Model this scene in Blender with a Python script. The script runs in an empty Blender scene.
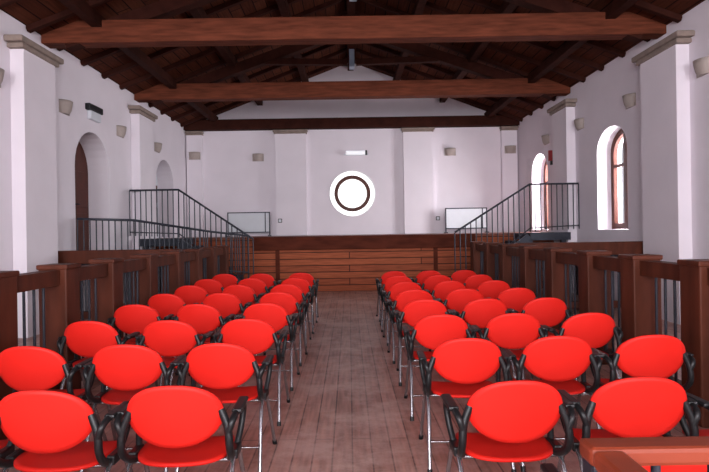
import bpy, bmesh, math, random
from mathutils import Vector, Matrix
random.seed(4)
S=bpy.context.scene
S.view_settings.view_transform='Standard'
CZ=1.47
XL,XR,YB,YR=-4.85,5.10,16.6,-4.0
XC=(XL+XR)/2
EAVE,APEX=4.66,6.56

# ---------------- materials ----------------
def mat(name,col,rough=0.6,var=0.12,scale=6,bump=0.0,metal=0.0,spec=0.5,stretch=(1,1,1),emit=0,coat=0):
    m=bpy.data.materials.new(name); m.use_nodes=True
    nt=m.node_tree; b=nt.nodes['Principled BSDF']
    b.inputs['Roughness'].default_value=rough; b.inputs['Metallic'].default_value=metal
    b.inputs['Specular IOR Level'].default_value=spec
    b.inputs['Coat Weight'].default_value=coat
    tc=nt.nodes.new('ShaderNodeTexCoord'); mp=nt.nodes.new('ShaderNodeMapping')
    mp.inputs['Scale'].default_value=stretch
    nz=nt.nodes.new('ShaderNodeTexNoise'); nz.inputs['Scale'].default_value=scale; nz.inputs['Detail'].default_value=4
    nt.links.new(tc.outputs['Object'],mp.inputs[0]); nt.links.new(mp.outputs[0],nz.inputs['Vector'])
    cr=nt.nodes.new('ShaderNodeValToRGB')
    cr.color_ramp.elements[0].position=.3; cr.color_ramp.elements[1].position=.7
    cr.color_ramp.elements[0].color=(*[c*(1-var) for c in col],1)
    cr.color_ramp.elements[1].color=(*[min(1,c*(1+var)) for c in col],1)
    nt.links.new(nz.outputs['Fac'],cr.inputs[0]); nt.links.new(cr.outputs[0],b.inputs['Base Color'])
    if bump:
        bp=nt.nodes.new('ShaderNodeBump'); bp.inputs['Strength'].default_value=bump; bp.inputs['Distance'].default_value=.02
        nt.links.new(nz.outputs['Fac'],bp.inputs['Height']); nt.links.new(bp.outputs[0],b.inputs['Normal'])
    if emit:
        b.inputs['Emission Color'].default_value=(*col,1); b.inputs['Emission Strength'].default_value=emit
    return m

def plankmat(name,c1,c2,mortar,width,height,rot,rough,wear=None,ms=.006,axes='XY',spec=.5):
    m=bpy.data.materials.new(name); m.use_nodes=True
    nt=m.node_tree; b=nt.nodes['Principled BSDF']; b.inputs['Roughness'].default_value=rough
    b.inputs['Specular IOR Level'].default_value=spec
    tc=nt.nodes.new('ShaderNodeTexCoord')
    sep=nt.nodes.new('ShaderNodeSeparateXYZ'); com=nt.nodes.new('ShaderNodeCombineXYZ')
    nt.links.new(tc.outputs['Object'],sep.inputs[0])
    nt.links.new(sep.outputs[axes[0]],com.inputs['X']); nt.links.new(sep.outputs[axes[1]],com.inputs['Y'])
    br=nt.nodes.new('ShaderNodeTexBrick')
    br.inputs['Scale'].default_value=1; br.inputs['Brick Width'].default_value=width; br.inputs['Row Height'].default_value=height
    br.inputs['Mortar Size'].default_value=ms; br.inputs['Bias'].default_value=0; br.inputs['Mortar Smooth'].default_value=.3
    br.inputs['Color1'].default_value=(*c1,1); br.inputs['Color2'].default_value=(*c2,1); br.inputs['Mortar'].default_value=(*mortar,1)
    nt.links.new(com.outputs[0],br.inputs['Vector'])
    mp=nt.nodes.new('ShaderNodeMapping'); mp.inputs['Scale'].default_value=(1,14,1)
    nt.links.new(com.outputs[0],mp.inputs[0])
    nz=nt.nodes.new('ShaderNodeTexNoise'); nz.inputs['Scale'].default_value=2.2; nz.inputs['Detail'].default_value=6
    nt.links.new(mp.outputs[0],nz.inputs['Vector'])
    mr=nt.nodes.new('ShaderNodeMapRange'); mr.inputs['From Min'].default_value=.3; mr.inputs['From Max'].default_value=.7
    mr.inputs['To Min'].default_value=.68; mr.inputs['To Max'].default_value=1.25
    nt.links.new(nz.outputs['Fac'],mr.inputs['Value'])
    mx=nt.nodes.new('ShaderNodeMix'); mx.data_type='RGBA'; mx.blend_type='MULTIPLY'; mx.inputs['Factor'].default_value=1
    nt.links.new(br.outputs['Color'],mx.inputs[6]); nt.links.new(mr.outputs[0],mx.inputs[7])
    out=mx.outputs[2]
    if wear:
        n2=nt.nodes.new('ShaderNodeTexNoise'); n2.inputs['Scale'].default_value=1.8; n2.inputs['Detail'].default_value=10; n2.inputs['Roughness'].default_value=.75
        nt.links.new(tc.outputs['Object'],n2.inputs['Vector'])
        r2=nt.nodes.new('ShaderNodeMapRange'); r2.inputs['From Min'].default_value=.43; r2.inputs['From Max'].default_value=.62
        r2.inputs['To Max'].default_value=.75
        nt.links.new(n2.outputs['Fac'],r2.inputs['Value'])
        m2=nt.nodes.new('ShaderNodeMix'); m2.data_type='RGBA'; nt.links.new(r2.outputs[0],m2.inputs['Factor'])
        nt.links.new(out,m2.inputs[6]); m2.inputs[7].default_value=(*wear,1); out=m2.outputs[2]
    nt.links.new(out,b.inputs['Base Color'])
    bp=nt.nodes.new('ShaderNodeBump'); bp.inputs['Strength'].default_value=.25; bp.inputs['Distance'].default_value=.01
    nt.links.new(br.outputs['Fac'],bp.inputs['Height']); bp.invert=True; nt.links.new(bp.outputs[0],b.inputs['Normal'])
    return m

M_wall=mat('plaster_wall',(.75,.69,.74),.9,.03,1.5,.05)
M_white=mat('white_reveal',(.85,.85,.86),.85,.02,3)
M_cap=mat('stone_cap',(.24,.185,.155),.85,.15,8,.2)
M_floor=plankmat('floor_boards',(.35,.17,.135),(.46,.24,.195),(.12,.055,.045),2.6,.13,0,.40,wear=(.62,.42,.38),axes='YX',spec=.35)
M_stagefloor=plankmat('stage_boards',(.16,.05,.03),(.2,.065,.04),(.05,.015,.01),2.4,.12,0,.4,axes='YX',spec=.25)
M_roof=plankmat('roof_boards',(.06,.015,.008),(.085,.024,.012),(.012,.004,.003),3.0,.22,0,.85,axes='YX',ms=.012,spec=.08)
M_front=plankmat('stage_front_boards',(.27,.065,.028),(.33,.085,.035),(.05,.014,.008),3.5,.16,0,.6,axes='XZ',ms=.012,spec=.12)
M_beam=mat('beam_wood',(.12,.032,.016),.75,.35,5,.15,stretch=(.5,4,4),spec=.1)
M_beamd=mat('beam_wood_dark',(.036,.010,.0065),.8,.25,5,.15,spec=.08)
M_dwood=mat('dark_wood',(.072,.018,.009),.5,.35,7,.12,stretch=(1,1,.25),spec=.15)
M_edge=mat('stage_edge_wood',(.085,.02,.011),.7,.3,7,.1,stretch=(.3,1,1),spec=.06)
M_rwood=mat('railing_wood_reddish',(.17,.028,.012),.5,.25,6,.1,stretch=(.4,2,1),spec=.2)
M_iron=mat('black_iron',(.018,.021,.032),.4,.2,10,metal=.3)
M_red=mat('red_plywood',(.60,.013,.008),.55,.06,3,spec=.2)
M_blk=mat('black_plastic',(.008,.008,.009),.4,.1,10,spec=.3)
M_tube=mat('steel_tube_grey',(.36,.36,.38),.25,.1,10,metal=.9)
M_sconce=mat('sconce_ceramic',(.36,.30,.27),.7,.05,6)
M_panel=mat('board_panel',(.62,.64,.68),.5,.03,4)
M_brown=mat('window_frame_wood',(.08,.02,.012),.45,.2,6,spec=.2)
M_glow=mat('frosted_glass_daylit',(1,1,.97),.3,.0,2,emit=.65)
M_revealglow=mat('reveal_sunlight_glow',(1,1,1),.3,.0,2,emit=.85)  # emission imitates sunlight on the white window reveal
M_lamp=mat('lamp_diffuser',(.9,.93,.97),.3,.0,2,emit=.35)
M_redsign=mat('red_sign',(.3,.02,.025),.5,.05,4)
M_steel=mat('blue_steel',(.28,.33,.42),.4,.1,6,metal=.6)
M_glass=bpy.data.materials.new('window_glass'); M_glass.use_nodes=True
nt=M_glass.node_tree; b=nt.nodes['Principled BSDF']; b.inputs['Base Color'].default_value=(.05,.05,.06,1)
b.inputs['Roughness'].default_value=.05; b.inputs['Alpha'].default_value=.75

# ---------------- mesh builder ----------------
class MB:
    def __init__(s,name,mats): s.name=name; s.mats=mats; s.v=[]; s.f=[]; s.m=[]; s.sm=[]
    def add(s,vs,fs,mi=0,sm=False):
        o=len(s.v); s.v+= [tuple(v) for v in vs]
        for f in fs: s.f.append([i+o for i in f]); s.m.append(mi); s.sm.append(sm)
    def box(s,x0,x1,y0,y1,z0,z1,mi=0,bev=0.0):
        if bev<=0:
            vs=[(x,y,z) for x in(x0,x1) for y in(y0,y1) for z in(z0,z1)]
            s.add(vs,[(0,1,3,2),(4,6,7,5),(0,4,5,1),(2,3,7,6),(0,2,6,4),(1,5,7,3)],mi); return
        bm=bmesh.new(); bmesh.ops.create_cube(bm,size=1)
        for v in bm.verts:
            v.co=Vector(((x0+x1)/2+v.co.x*(x1-x0),(y0+y1)/2+v.co.y*(y1-y0),(z0+z1)/2+v.co.z*(z1-z0)))
        bmesh.ops.bevel(bm,geom=bm.edges[:],offset=bev,segments=2,affect='EDGES',profile=.5)
        bm.verts.index_update()
        s.add([v.co.copy() for v in bm.verts],[[v.index for v in f.verts] for f in bm.faces],mi); bm.free()
    def beam(s,a,b,w,h,mi=0,up=Vector((0,0,1))):
        a=Vector(a);b=Vector(b);d=(b-a).normalized(); sd=d.cross(up).normalized(); u=sd.cross(d)
        vs=[p+sd*sx*w/2+u*sz*h/2 for p in(a,b) for sx in(-1,1) for sz in(-1,1)]
        s.add(vs,[(0,1,3,2),(4,6,7,5),(0,4,5,1),(2,3,7,6),(0,2,6,4),(1,5,7,3)],mi)
    def tube(s,pts,r,mi=0,n=8):
        pts=[Vector(p) for p in pts]; rings=[]
        prev=None
        for i,p in enumerate(pts):
            if i==0:t=pts[1]-p
            elif i==len(pts)-1:t=p-pts[i-1]
            else:t=(pts[i+1]-p).normalized()+(p-pts[i-1]).normalized()
            t.normalize()
            if prev is None:
                a=t.cross(Vector((0,0,1)) if abs(t.z)<.9 else Vector((0,1,0))).normalized()
            else:
                a=(prev-t*prev.dot(t)).normalized()
            prev=a; bb=t.cross(a)
            rings.append([p+(a*math.cos(k*2*math.pi/n)+bb*math.sin(k*2*math.pi/n))*r for k in range(n)])
        vs=[v for R in rings for v in R]; fs=[]
        for i in range(len(pts)-1):
            for k in range(n):
                fs.append((i*n+k,i*n+(k+1)%n,(i+1)*n+(k+1)%n,(i+1)*n+k))
        s.add(vs,fs,mi,True)
        s.add(rings[0],[list(range(n))[::-1]],mi); s.add(rings[-1],[list(range(n))],mi)
    def prism(s,prof,f0,f1,mi=0):
        n=len(prof); vs=[f0(p) for p in prof]+[f1(p) for p in prof]
        fs=[list(range(n))[::-1],[i+n for i in range(n)]]+[(i,(i+1)%n,n+(i+1)%n,n+i) for i in range(n)]
        s.add(vs,fs,mi)
    def mesh(s):
        me=bpy.data.meshes.new(s.name); me.from_pydata(s.v,[],s.f)
        for m in s.mats: me.materials.append(m)
        me.polygons.foreach_set('material_index',s.m); me.polygons.foreach_set('use_smooth',s.sm)
        bm=bmesh.new(); bm.from_mesh(me); bmesh.ops.recalc_face_normals(bm,faces=bm.faces); bm.to_mesh(me); bm.free()
        me.update(); return me
    def obj(s,loc=(0,0,0)):
        o=bpy.data.objects.new(s.name,s.mesh()); o.location=loc; S.collection.objects.link(o); return o

def smooth(pts,k=3):
    pts=[Vector(p) for p in pts]
    for _ in range(k):
        q=[pts[0]]
        for i in range(len(pts)-1):
            q+= [pts[i]*.75+pts[i+1]*.25, pts[i]*.25+pts[i+1]*.75]
        q.append(pts[-1]); pts=q
    return pts

def cut(o,cutters):
    for c in cutters:
        md=o.modifiers.new('b','BOOLEAN'); md.operation='DIFFERENCE'; md.solver='EXACT'; md.object=c
    dg=bpy.context.evaluated_depsgraph_get(); dg.update()
    me=bpy.data.meshes.new_from_object(o.evaluated_get(dg)); o.modifiers.clear(); o.data=me
    for c in cutters: bpy.data.objects.remove(c)

def arch_prof(y0,y1,z0,z1,rise=None,n=14):
    w=(y1-y0)/2; r=rise if rise else w; cy=(y0+y1)/2
    p=[(y0,z0)]
    for i in range(n+1):
        a=math.pi-math.pi*i/n
        p.append((cy+w*math.cos(a),z1-r+r*math.sin(a)))
    p.append((y1,z0)); return p
def arch_cut(x0,x1,y0,y1,z0,z1,rise=None):
    m=MB('cutter',[M_white]); m.prism(arch_prof(y0,y1,z0,z1,rise),lambda p:(x0,p[0],p[1]),lambda p:(x1,p[0],p[1])); return m.obj()

# ---------------- shell ----------------
T=.5
m=MB('floor',[M_floor]); m.box(XL-T,XR+T,YR-.3,YB+T,-.2,0); m.obj()
for nm,xa,xb in(('wall_left',XL-T,XL),('wall_right',XR,XR+T)):
    m=MB(nm,[M_wall]); m.box(xa,xb,YR,YB+T,0,EAVE); o=m.obj()
    if nm=='wall_left':
        cut(o,[arch_cut(XL-T-.1,XL+.1,9.79,11.2,1.05,3.42,.7),arch_cut(XL-T-.1,XL+.1,13.9,15.3,1.36,3.42,.62)])
    else:
        cut(o,[arch_cut(XR-.1,XR+T+.1,10.07,11.29,1.42,3.42,.45),arch_cut(XR-.1,XR+T+.1,14.1,15.3,1.42,3.45,.5),
               arch_cut(XR-.1,XR+T+.1,4.0,5.2,1.42,3.42,.45),arch_cut(XR-.1,XR+T+.1,.5,1.7,1.42,3.42,.45)])
m=MB('wall_back',[M_wall]); m.prism([(XL,0),(XR,0),(XR,EAVE),(XC,APEX),(XL,EAVE)],lambda p:(p[0],YB,p[1]),lambda p:(p[0],YB+T,p[1])); wb=m.obj()
RWX,RWZ=.12,2.60
c=MB('cutter',[M_white]); c.tube([(RWX,YB-.2,RWZ),(RWX,YB+T+.2,RWZ)],.68,0,48); cut(wb,[c.obj()])
m=MB('wall_rear',[M_wall]); m.prism([(XL,0),(XR,0),(XR,EAVE),(XC,APEX),(XL,EAVE)],lambda p:(p[0],YR-.3,p[1]),lambda p:(p[0],YR,p[1])); wr=m.obj()
cs=[]
for xx in(-3,0.12,3.2):  # unseen openings, added to let the rear fill light in
    c=MB('cutter',[M_white]); c.box(xx-1.1,xx+1.1,YR-.5,YR+.2,.9,4.3); cs.append(c.obj())
cut(wr,cs)
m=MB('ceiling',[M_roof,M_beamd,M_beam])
sl=(APEX-EAVE)/(XR-XC)
for sg in(-1,1):
    ex=XC+sg*(XR-XC+T+.1); ez=APEX-sl*abs(ex-XC)
    p=[(XC,APEX),(ex,ez),(ex,ez+.12),(XC,APEX+.12)]
    m.prism(p,lambda q:(q[0],YR-.3,q[1]),lambda q:(q[0],YB+T,q[1]),0)
    L=XR-XC
    for t in(.27,.55,.82):
        x=XC+sg*L*t; z=APEX-sl*L*t-.14
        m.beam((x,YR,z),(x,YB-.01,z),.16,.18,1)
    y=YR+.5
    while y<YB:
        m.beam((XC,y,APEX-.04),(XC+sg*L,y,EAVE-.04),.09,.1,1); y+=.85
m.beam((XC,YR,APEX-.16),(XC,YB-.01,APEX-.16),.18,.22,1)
m.obj()
for k,yt in enumerate((16.44,12.7,8.9,5.0,1.0,-2.6)):
    m=MB('roof_truss',[M_beam,M_beamd,M_steel])
    z0=4.53; h=.36 if k else .30
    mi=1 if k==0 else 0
    m.box(XL+.0,XR-.0,yt-.14,yt+.14,z0,z0+h,mi,.015)
    if k:
        for sg in(-1,1):
            m.beam((XC,yt,APEX-.42),(XC+sg*(XR-XC-.35),yt,EAVE-.10),.20,.22,1)
            m.beam((XC+sg*.1,yt,5.35),(XC+sg*2.1,yt,APEX-sl*2.1-.36),.13,.13,1)
        m.box(XC-.1,XC+.1,yt-.1,yt+.1,5.38,APEX-.3,1,.01)
        m.box(XC-.06,XC+.06,yt-.125,yt+.125,5.22,5.62,2,.008)
    m.obj()

def pil(nm,x0,x1,y0,y1,z0,axis,sg,zt=4.33,ov=.16,ch=.16):
    m=MB(nm,[M_wall,M_cap])
    m.box(x0,x1,y0,y1,z0,zt-ch,0)
    if axis=='x':
        a,b=(x0,x1+.07) if sg>0 else (x0-.07,x1)
        m.box(a,b,y0-ov,y1+ov,zt-ch*.55,zt,1,.02)
        a,b=(x0,x1+.035) if sg>0 else (x0-.035,x1)
        m.box(a,b,y0-ov*.5,y1+ov*.5,zt-ch,zt-ch*.55,1,.015)
    else:
        m.box(x0-ov,x1+ov,y0-.07,y1,zt-ch*.55,zt,1,.02)
        m.box(x0-ov*.5,x1+ov*.5,y0-.035,y1,zt-ch,zt-ch*.55,1,.015)
    m.obj()
E=.001
for y0,y1 in((7.95,8.8),(12.35,13.2),(3.3,4.1)):
    pil('pilaster',XL+E,XL+.2,y0,y1,0,'x',1)
for y0,y1 in((8.2,9.2),(12.35,13.2)):
    pil('pilaster',XR-.2,XR-E,y0,y1,0,'x',-1)
for xa,xb in((-2.17,-1.25),(1.66,2.54)): pil('pilaster',xa,xb,YB-.14,YB-E,1.362,'y',-1,4.52,.06,.12)
for xa,xb in((XL+.035,-4.35),(4.6,XR-.035)): pil('pilaster',xa,xb,YB-.14,YB-E,1.362,'y',-1,4.52,.03,.12)

m=MB('window_1',[M_white,M_brown,M_glow,M_revealglow])
def ring(m,r0,y0,r1,y1,mi,n=64,sm=True):
    vs=[];fs=[]
    for k in range(n):
        a=2*math.pi*k/n; vs.append((RWX+r0*math.cos(a),y0,RWZ+r0*math.sin(a))); vs.append((RWX+r1*math.cos(a),y1,RWZ+r1*math.sin(a)))
    for k in range(n):
        j=(k+1)%n; fs.append((2*k,2*j,2*j+1,2*k+1))
    m.add(vs,fs,mi,sm)
ring(m,.70,YB-.012,.68,YB-.012,0); ring(m,.70,YB,.70,YB-.012,0); ring(m,.68,YB-.012,.675,YB+.06,0)
ring(m,.675,YB+.06,.54,YB+.06,3)  # flat glowing ring in place of the sunlit reveal
ring(m,.545,YB+.06,.545,YB+.02,1);ring(m,.545,YB+.02,.44,YB+.02,1); ring(m,.44,YB+.02,.44,YB+.1,1)
vs=[(RWX+.445*math.cos(2*math.pi*k/64),YB+.08,RWZ+.445*math.sin(2*math.pi*k/64)) for k in range(64)]
m.add(vs,[list(range(64))],2)
m.obj()

def side_window(nm,x,y0,y1,z0,z1,sg,rise):
    m=MB(nm,[M_brown,M_glass,M_white])
    f=.12
    P=arch_prof(y0+.003,y1-.003,z0+.003,z1-.003,rise); cy=(y0+y1)/2; cz=(z0+z1)/2
    Q=[(cy+(p[0]-cy)*(1-2*f/(y1-y0)),cz+(p[1]-cz)*(1-2*f/(z1-z0))) for p in P]
    n=len(P)
    for xa in(x-.04,x+.04):
        m.add([(xa,p[0],p[1]) for p in P]+[(xa,p[0],p[1]) for p in Q],[(i,(i+1)%n,n+(i+1)%n,n+i) for i in range(n)],0)
    m.add([(x-.04,p[0],p[1]) for p in Q]+[(x+.04,p[0],p[1]) for p in Q],[(i,(i+1)%n,n+(i+1)%n,n+i) for i in range(n)],0)
    m.box(x-.05,x+.05,cy-.07,cy+.07,z0+.05,z1-.06,0)
    m.box(x-.035,x+.035,y0+.05,y1-.05,z0+(z1-z0)*.62,z0+(z1-z0)*.62+.06,0)
    m.add([(x,p[0],p[1]) for p in Q],[list(range(n))],1)
    m.obj()
side_window('window_2',XR+.32,10.07,11.29,1.42,3.42,1,.45)
side_window('window_3',XR+.36,14.1,15.3,1.42,3.45,1,.5)
side_window('window_4',XR+.36,4.0,5.2,1.42,3.42,1,.45)
side_window('window_5',XR+.36,.5,1.7,1.42,3.42,1,.45)
def door(nm,x,y0,y1,z0,z1,rise,matp):
    m=MB(nm,[matp,M_brown,M_iron]); P=arch_prof(y0+.004,y1-.004,z0+.002,z1-.004,rise)
    m.prism(P,lambda p:(x-.03,p[0],p[1]),lambda p:(x+.03,p[0],p[1]),0)
    cy=(y0+y1)/2
    for a,b in((y0+.1,cy-.07),(cy+.07,y1-.1)):
        for c,d in((z0+.12,z0+.85),(z0+.97,z1-rise)): m.box(x+.03,x+.05,a,b,c,d,1,.008)
    m.box(x+.03,x+.04,cy-.012,cy+.012,z0+.002,z1-.01,2)
    m.tube([(x+.05,cy+.1,z0+1.02),(x+.1,cy+.1,z0+1.02),(x+.1,cy+.2,z0+1.02)],.012,2)
    m.obj()
door('door_1',XL-.46,9.79,11.2,1.05,3.42,.7,M_brown)
door('door_2',XL-.46,13.9,15.3,1.36,3.42,.62,M_panel)

# ---------------- stage and side platforms ----------------
YS=13.4; ZS=1.36
m=MB('stage',[M_stagefloor,M_edge,M_front])
m.box(XL+.004,XR-.004,YS,YB-.004,ZS-.05,ZS,0)
m.box(-2.33,3.05,YS-.07,YS,ZS-.33,ZS,1,.012)
m.box(XL+.004,XR-.004,YS+.05,YS+.12,0,ZS-.05,2)
for x in(-1.75,2.1): m.box(x-.05,x+.05,YS+.02,YS+.06,0,ZS-.32,1)
m.obj()
M_step=mat('stair_stone_dark',(.03,.03,.04),.7,.15,6,spec=.15)
def stair(sg,xw,xend,zr):
    m=MB('staircase',[M_step,M_iron])
    y0,y1=12.2,YS-.085
    ZL=ZS
    xe=xw-sg*1.1
    xs=sorted((xw-sg*.21,xe)); m.box(xs[0],xs[1],y0,y1,ZL-.15,ZL,0,.01)
    n=7; tr=(abs(xe)-abs(xend))/n
    for i in range(n):
        z=ZL-(i+1)*ZL/(n+.6); a=xe-sg*tr*i; b=xe-sg*tr*(i+1); a,b=sorted((a,b))
        m.box(a,b,y0,y1,max(0,z-.17),z,0,.008)
    zend=ZL-n*ZL/(n+.6)
    m.beam((xe,y0-.02,ZL-.1),(xend,y0-.02,zend-.02),.04,.2,1)
    m.box(*sorted((xw-sg*.21,xe)),y0-.04,y0,ZL-.16,ZL+.01,1)
    for x in(xe,xe+sg*.75): m.box(x-.05,x+.05,y0,y0+.1,0,ZL-.1,1)
    def rail(P,drops,r=.022):
        m.tube(P,r,1)
        P=[Vector(p) for p in P]
        for i in range(len(P)-1):
            a,b=P[i],P[i+1]; L=math.hypot(b.x-a.x,b.y-a.y); k=max(1,int(L/.115))
            for j in range(k+1):
                q=a.lerp(b,j/k); d0=drops[i]+(drops[i+1]-drops[i])*j/k
                m.tube([(q.x,q.y,q.z-.01),(q.x,q.y,q.z-d0)],.013,1,6)
        m.tube([(p.x,p.y,p.z-d+.08) for p,d in zip(P,drops)],.014,1,6)
    zt=2.44
    rail([(xw-sg*.02,y0-.03,zt),(xe,y0-.03,zt),(xend,y0-.03,zr)],[1.0,1.05,zr-.12])
    m.obj()
stair(-1,XL,-2.12,1.33); stair(1,XR,2.33,1.40)
for sg,xw in((-1,XL),(1,XR)):
    m=MB('side_platform',[M_step,M_iron,M_stagefloor])
    a,b=sorted((xw-sg*.006,xw-sg*1.15)); m.box(a,b,9.45,12.1,.95,1.045,0,.01)
    for x in(a+.1,b-.1):
        for y in(9.6,10.9,12.0): m.box(x-.05,x+.05,y-.05,y+.05,0,.95,1)
    if sg<0:
        P=[Vector((XL+.05,9.75,1.76)),Vector((-3.80,9.75,1.72)),Vector((-2.86,11.45,1.50)),Vector((-2.2,12.05,1.40))]
        m.tube(P,.022,1)
        for i in range(3):
            A,B=P[i],P[i+1]; k=int((B-A).length/.11)
            for j in range(k+1):
                q=A.lerp(B,j/k); m.tube([q,(q.x,q.y,1.0 if i==0 else max(.3,q.z-.85))],.012,1,6)
        m.tube([(XL+.05,9.75,1.13),(-3.80,9.75,1.13),(-2.86,11.45,.72),(-2.2,12.05,.6)],.014,1,6)
        for i in range(3):
            z=1.05-(i+1)*.17
            m.box(-3.7+i*.28,-3.42+i*.28,9.9+i*.35,12.1,max(0,z-.16),z,0,.01)
    m.obj()

# ---------------- wooden balustrades ----------------
def balus(nm,pts,H=1.2,pw=.25,mw=M_dwood,rail_w=.14):
    m=MB(nm,[mw,M_iron])
    pts=[Vector((p[0],p[1],0)) for p in pts]
    for i,p in enumerate(pts):
        m.box(p.x-pw/2,p.x+pw/2,p.y-pw/2,p.y+pw/2,0,H,0,.012)
        m.box(p.x-pw/2-.012,p.x+pw/2+.012,p.y-pw/2-.012,p.y+pw/2+.012,H-.03,H+.012,0,.01)
    for a,b in zip(pts,pts[1:]):
        d=(b-a).normalized(); A=a+d*pw/2; B=b-d*pw/2
        for z,h in((H-.10,.13),(.14,.12)):
            m.beam((A.x,A.y,z),(B.x,B.y,z),rail_w if z>.5 else .1,h,0)
        L=(B-A).length; k=max(2,int(L/.12))
        for j in range(1,k):
            q=A.lerp(B,j/k); m.tube([(q.x,q.y,.2),(q.x,q.y,H-.16)],.013,1,6)
    return m.obj()
balus('wooden_balustrade',[(-2.62,y) for y in(.9,2.0,3.0,4.02,4.98,5.95,7.05,8.2,9.25,10.3,11.3)])
balus('wooden_balustrade',[(2.66,y) for y in(1.95,3.1,4.12,5.05,6.0,7.05,8.1,9.25,10.3,11.4)])
def parapet(x0,x1,y):
    m=MB('wooden_parapet',[M_dwood,M_iron])
    m.box(x0,x1,y-.06,y+.06,1.0,1.22,0,.012)
    m.box(x0,x1,y-.04,y+.04,.1,.22,0,.01)
    k=int((x1-x0)/.12)
    for j in range(k+1):
        x=x0+.03+(x1-x0-.06)*j/k; m.tube([(x,y,.2),(x,y,1.04)],.011,1,6)
    for x in(x0+.05,x1-.05): m.box(x-.05,x+.05,y-.05,y+.05,0,1.02,0,.01)
    m.obj()
parapet(XL+.01,-2.76,9.05); parapet(2.80,XR-.01,9.35)
m=MB('wooden_railing',[M_rwood,M_iron])
m.box(.49,2.6,1.13,1.2,.975,1.015,0,.010)
m.box(.49,.555,-1.5,1.128,.975,1.015,0,.010)
m.box(.5,2.6,1.14,1.19,.1,.16,0); m.box(.5,.55,-1.5,1.1,.1,.16,0)
for x in(.525,1.6,2.53): m.box(x-.03,x+.03,1.135,1.195,0,.98,1,.008)
m.box(.495,.55,-1.45,-1.38,0,.98,1,.008)
x=.64
while x<2.5: m.tube([(x,1.165,.13),(x,1.165,.98)],.011,1,6); x+=.12
y=-1.3
while y<1.05: m.tube([(.522,y,.13),(.522,y,.98)],.010,1,6); y+=.12
m.obj()

# ---------------- chairs ----------------
def chair_mesh():
    m=MB('red_armchair',[M_red,M_blk,M_tube])
    def plate(fn,a,b,th,ex=2.5,N=40,R=7):
        pts=[(0,0)]
        for r in range(1,R+1):
            for k in range(N):
                t=2*math.pi*k/N; c_,s_=math.cos(t),math.sin(t)
                rr=r/R
                pts.append((a*rr*math.copysign(abs(c_)**(2/ex),c_),b*rr*math.copysign(abs(s_)**(2/ex),s_)))
        f=[]
        for k in range(N): f.append((0,1+k,1+(k+1)%N))
        for r in range(1,R):
            for k in range(N):
                i=1+(r-1)*N; j=1+r*N
                f.append((i+k,j+k,j+(k+1)%N,i+(k+1)%N))
        n=len(pts)
        V1=[fn(u,v,0) for u,v in pts]; V2=[fn(u,v,th) for u,v in pts]
        F=list(f)+[tuple(n+i for i in reversed(q)) for q in f]
        e=1+(R-1)*N
        for k in range(N): F.append((e+k,n+e+k,n+e+(k+1)%N,e+(k+1)%N))
        m.add(V1+V2,F,0,True)
    def fb(u,v,t):
        y=-.20+ .99*u*u - .22*v + t
        taper=1-.10*(-v/.145) if v<0 else 1-.03*(v/.145)
        return (u*taper, y, .663+v)
    plate(fb,.216,.147,.014,2.3)
    def fs(u,v,t):
        z=.435+.22*u*u - t + (-2.7*max(0,v-.1)**2) + .03*max(0,-v-.1)
        return (u,.05+v,z)
    plate(fs,.216,.20,.014,3)
    for s in(-1,1):
        x=s*.235
        m.tube(smooth([(s*.25,-.27,0.012),(x,-.12,.36),(x,-.06,.42),(x,.02,.44)],2),.012,2)
        m.tube(smooth([(s*.25,.30,0.012),(x,.13,.36),(x,.08,.42),(x,0,.44)],2),.012,2)
        m.tube([(s*.25,-.275,0),(s*.249,-.262,.03)],.016,1); m.tube([(s*.25,.305,0),(s*.249,.292,.03)],.016,1)
        m.tube(smooth([(s*.205,-.02,.42),(x,-.10,.44),(s*.24,-.17,.51),(s*.235,-.16,.60),(s*.20,-.150,.68)],2),.018,1)
        m.tube(smooth([(s*.235,-.165,.58),(s*.255,-.17,.635),(s*.262,-.10,.655),(s*.265,.06,.645),(s*.26,.12,.61),(s*.25,.10,.52),(x,.05,.44)],2),.016,1)
        m.box(s*.265-.024,s*.265+.024,-.12,.09,.646,.668,1,.009)
        m.box(x-.02,x+.02,-.05,.07,.41,.455,1,.008)
    m.tube([(-.235,-.04,.41),(.235,-.04,.41)],.011,2); m.tube([(-.235,.08,.41),(.235,.08,.41)],.011,2)
    m.tube([(-.246,-.19,.17),(.246,-.19,.17)],.008,2)
    return m.mesh()
cm=chair_mesh()
def chair(x,d,r=0):
    o=bpy.data.objects.new('red_armchair',cm); o.location=(x,d+.22,0); o.rotation_euler=(0,0,math.radians(r)); S.collection.objects.link(o)
lsp={-1:.57,0:.55,1:.58,2:.61}
for i in range(-1,8):
    d=2.38+.93*i if i>=0 else 1.56
    sp=lsp.get(i,.625)
    for k in range(3):
        chair(-.80-sp*k+random.uniform(-.008,.008),d+random.uniform(-.03,.03),random.uniform(-3,3))
    sp=.575; x0=.72 if i>=0 else .93
    for k in range(3):
        if i==-1 and k==2: continue
        chair(x0+sp*k+random.uniform(-.008,.008),d+.04+random.uniform(-.03,.03)-(.03 if i<0 else 0),random.uniform(-3,3))

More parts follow.
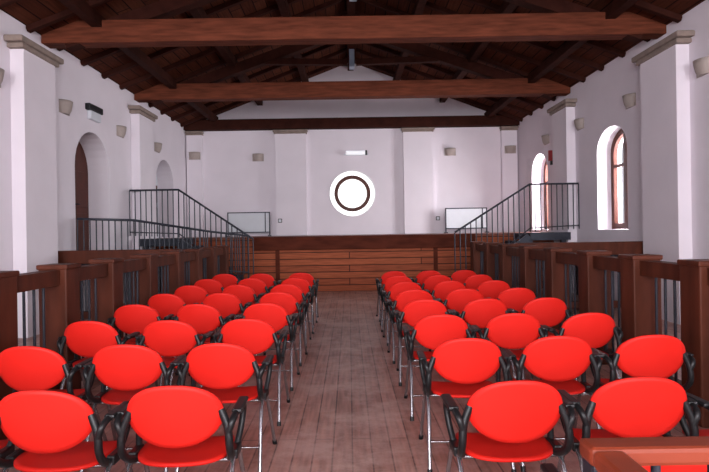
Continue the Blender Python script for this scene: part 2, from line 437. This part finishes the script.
# ---------------- sconces & fixtures ----------------
sm=MB('wall_sconce',[M_sconce,M_lamp])
N=16; vs=[];fs=[]
lv=[(.10,-.11),(.135,-.04),(.155,.05),(.165,.11),(.15,.11),(.13,.03),(.10,-.08)]
for r,z in lv:
    for k in range(N+1):
        a=math.pi*k/N; vs.append((r*math.cos(a)*1.05,-r*math.sin(a)*.8,z))
for j in range(len(lv)-1):
    for k in range(N): i=j*(N+1)+k; fs.append((i,i+1,i+N+2,i+N+1))
sm.add(vs,fs,0,True); sm.add(vs[:N+1],[list(range(N+1))],0); sm.add(vs[-(N+1):],[list(range(N+1))],0)
sm.box(-.17,.17,-.012,0,-.11,.11,0)
sme=sm.mesh()
def sconce(x,y,z,rz):
    o=bpy.data.objects.new('wall_sconce',sme); o.location=(x,y,z); o.rotation_euler=(0,0,math.radians(rz)); S.collection.objects.link(o)
for y in(7.55,9.45,11.75,14.0): sconce(XL+.001,y,3.66,90)
for y in(7.85,9.9,12.05,14.1): sconce(XR-.001,y,3.72,-90)
sconce(XL+.28,YB-.141,3.78,0); sconce(XR-.25,YB-.141,3.82,0)
sconce(-2.70,YB-.001,3.72,0); sconce(3.08,YB-.001,3.80,0)
m=MB('emergency_light',[M_panel,M_lamp,M_blk]); m.box(-.12,.62,YB-.06,YB-.001,3.74,3.79,0,.01); m.box(-.06,.56,YB-.10,YB-.055,3.75,3.87,1,.02); m.box(.52,.58,YB-.105,YB-.05,3.74,3.88,2); m.obj()
m=MB('emergency_light',[M_blk,M_panel]); m.box(XL+.001,XL+.10,10.2,10.75,3.80,3.92,0,.015); m.box(XL+.001,XL+.08,10.28,10.70,3.64,3.80,1,.01); m.obj()
m=MB('exit_sign',[M_redsign,M_blk]); m.box(XR-.10,XR-.001,13.72,13.78,3.14,3.4,0,.008); m.box(XR-.05,XR-.001,13.7,13.8,3.04,3.14,1,.008); m.obj()
m=MB('exit_sign',[M_blk,M_redsign]); m.box(XL+.001,XL+.12,13.32,13.38,3.35,3.5,0,.008);m.box(XL+.001,XL+.04,13.3,13.4,3.5,3.54,1,.004); m.obj()
def board(xa,xb,za,zb):
    m=MB('whiteboard',[M_panel,M_iron]); y=YB-.4
    m.box(xa,xb,y,y+.03,za,zb,0)
    for p in((xa,xb,za-.02,za+.01),(xa,xb,zb-.01,zb+.02)): m.box(p[0],p[1],y-.012,y+.04,p[2],p[3],1)
    for x in(xa,xb): m.box(x-.015,x+.015,y-.012,y+.04,ZS+.001,zb+.02,1)
    for x in(xa,xb): m.box(x-.02,x+.02,y-.2,y+.2,ZS+.001,ZS+.03,1)
    m.box(xb-.14,xb-.11,y-.005,y,za,zb,1)
    m.obj()
board(-3.55,-2.33,1.48,2.05); board(2.85,4.05,1.50,2.08)
for x in(-2.05,2.68):
    m=MB('wall_socket',[M_blk,M_panel]); y=YB-.001 if x>0 else YB-.142
    m.box(x-.06,x+.06,y-.03,y,1.75,1.87,0,.008); m.box(x-.04,x+.04,y-.035,y-.03,1.77,1.85,1); m.obj()

# ---------------- light ----------------
W=bpy.data.worlds.new('w'); S.world=W; W.use_nodes=True
W.node_tree.nodes['Background'].inputs[0].default_value=(.94,.95,1,1); W.node_tree.nodes['Background'].inputs[1].default_value=1.6
def area(nm,loc,rot,sx,sy,p,col):
    l=bpy.data.lights.new(nm,'AREA'); l.shape='RECTANGLE'; l.size=sx; l.size_y=sy; l.energy=p; l.color=col
    o=bpy.data.objects.new(nm,l); o.location=loc; o.rotation_euler=[math.radians(a) for a in rot]; S.collection.objects.link(o)
area('fill_light_rear',(.12,YR-.7,2.7),(90,0,0),9,3.4,2150,(.97,.95,1))  # added fill from behind the camera, through the made-up rear openings
area('daylight_side_window',(XR+1.0,10.7,2.8),(90,0,90),1.5,2.2,1600,(.97,.96,1))
area('daylight_side_window_far',(XR+1.0,14.7,2.8),(90,0,90),1.5,2.2,2600,(.98,.96,1))
l=bpy.data.lights.new('camera_flash','POINT'); l.energy=48; l.color=(1,.93,.88); l.shadow_soft_size=.12
o=bpy.data.objects.new('camera_flash',l); o.location=(.1,-.1,1.85); S.collection.objects.link(o)

cam=bpy.data.cameras.new('camera'); cam.lens=28; cam.sensor_width=36; cam.shift_x=5.5/709; cam.shift_y=-5/709; cam.clip_start=.05
co=bpy.data.objects.new('camera',cam); co.location=(0,0,CZ); co.rotation_euler=(math.radians(90),math.radians(.9),0); S.collection.objects.link(co); S.camera=co
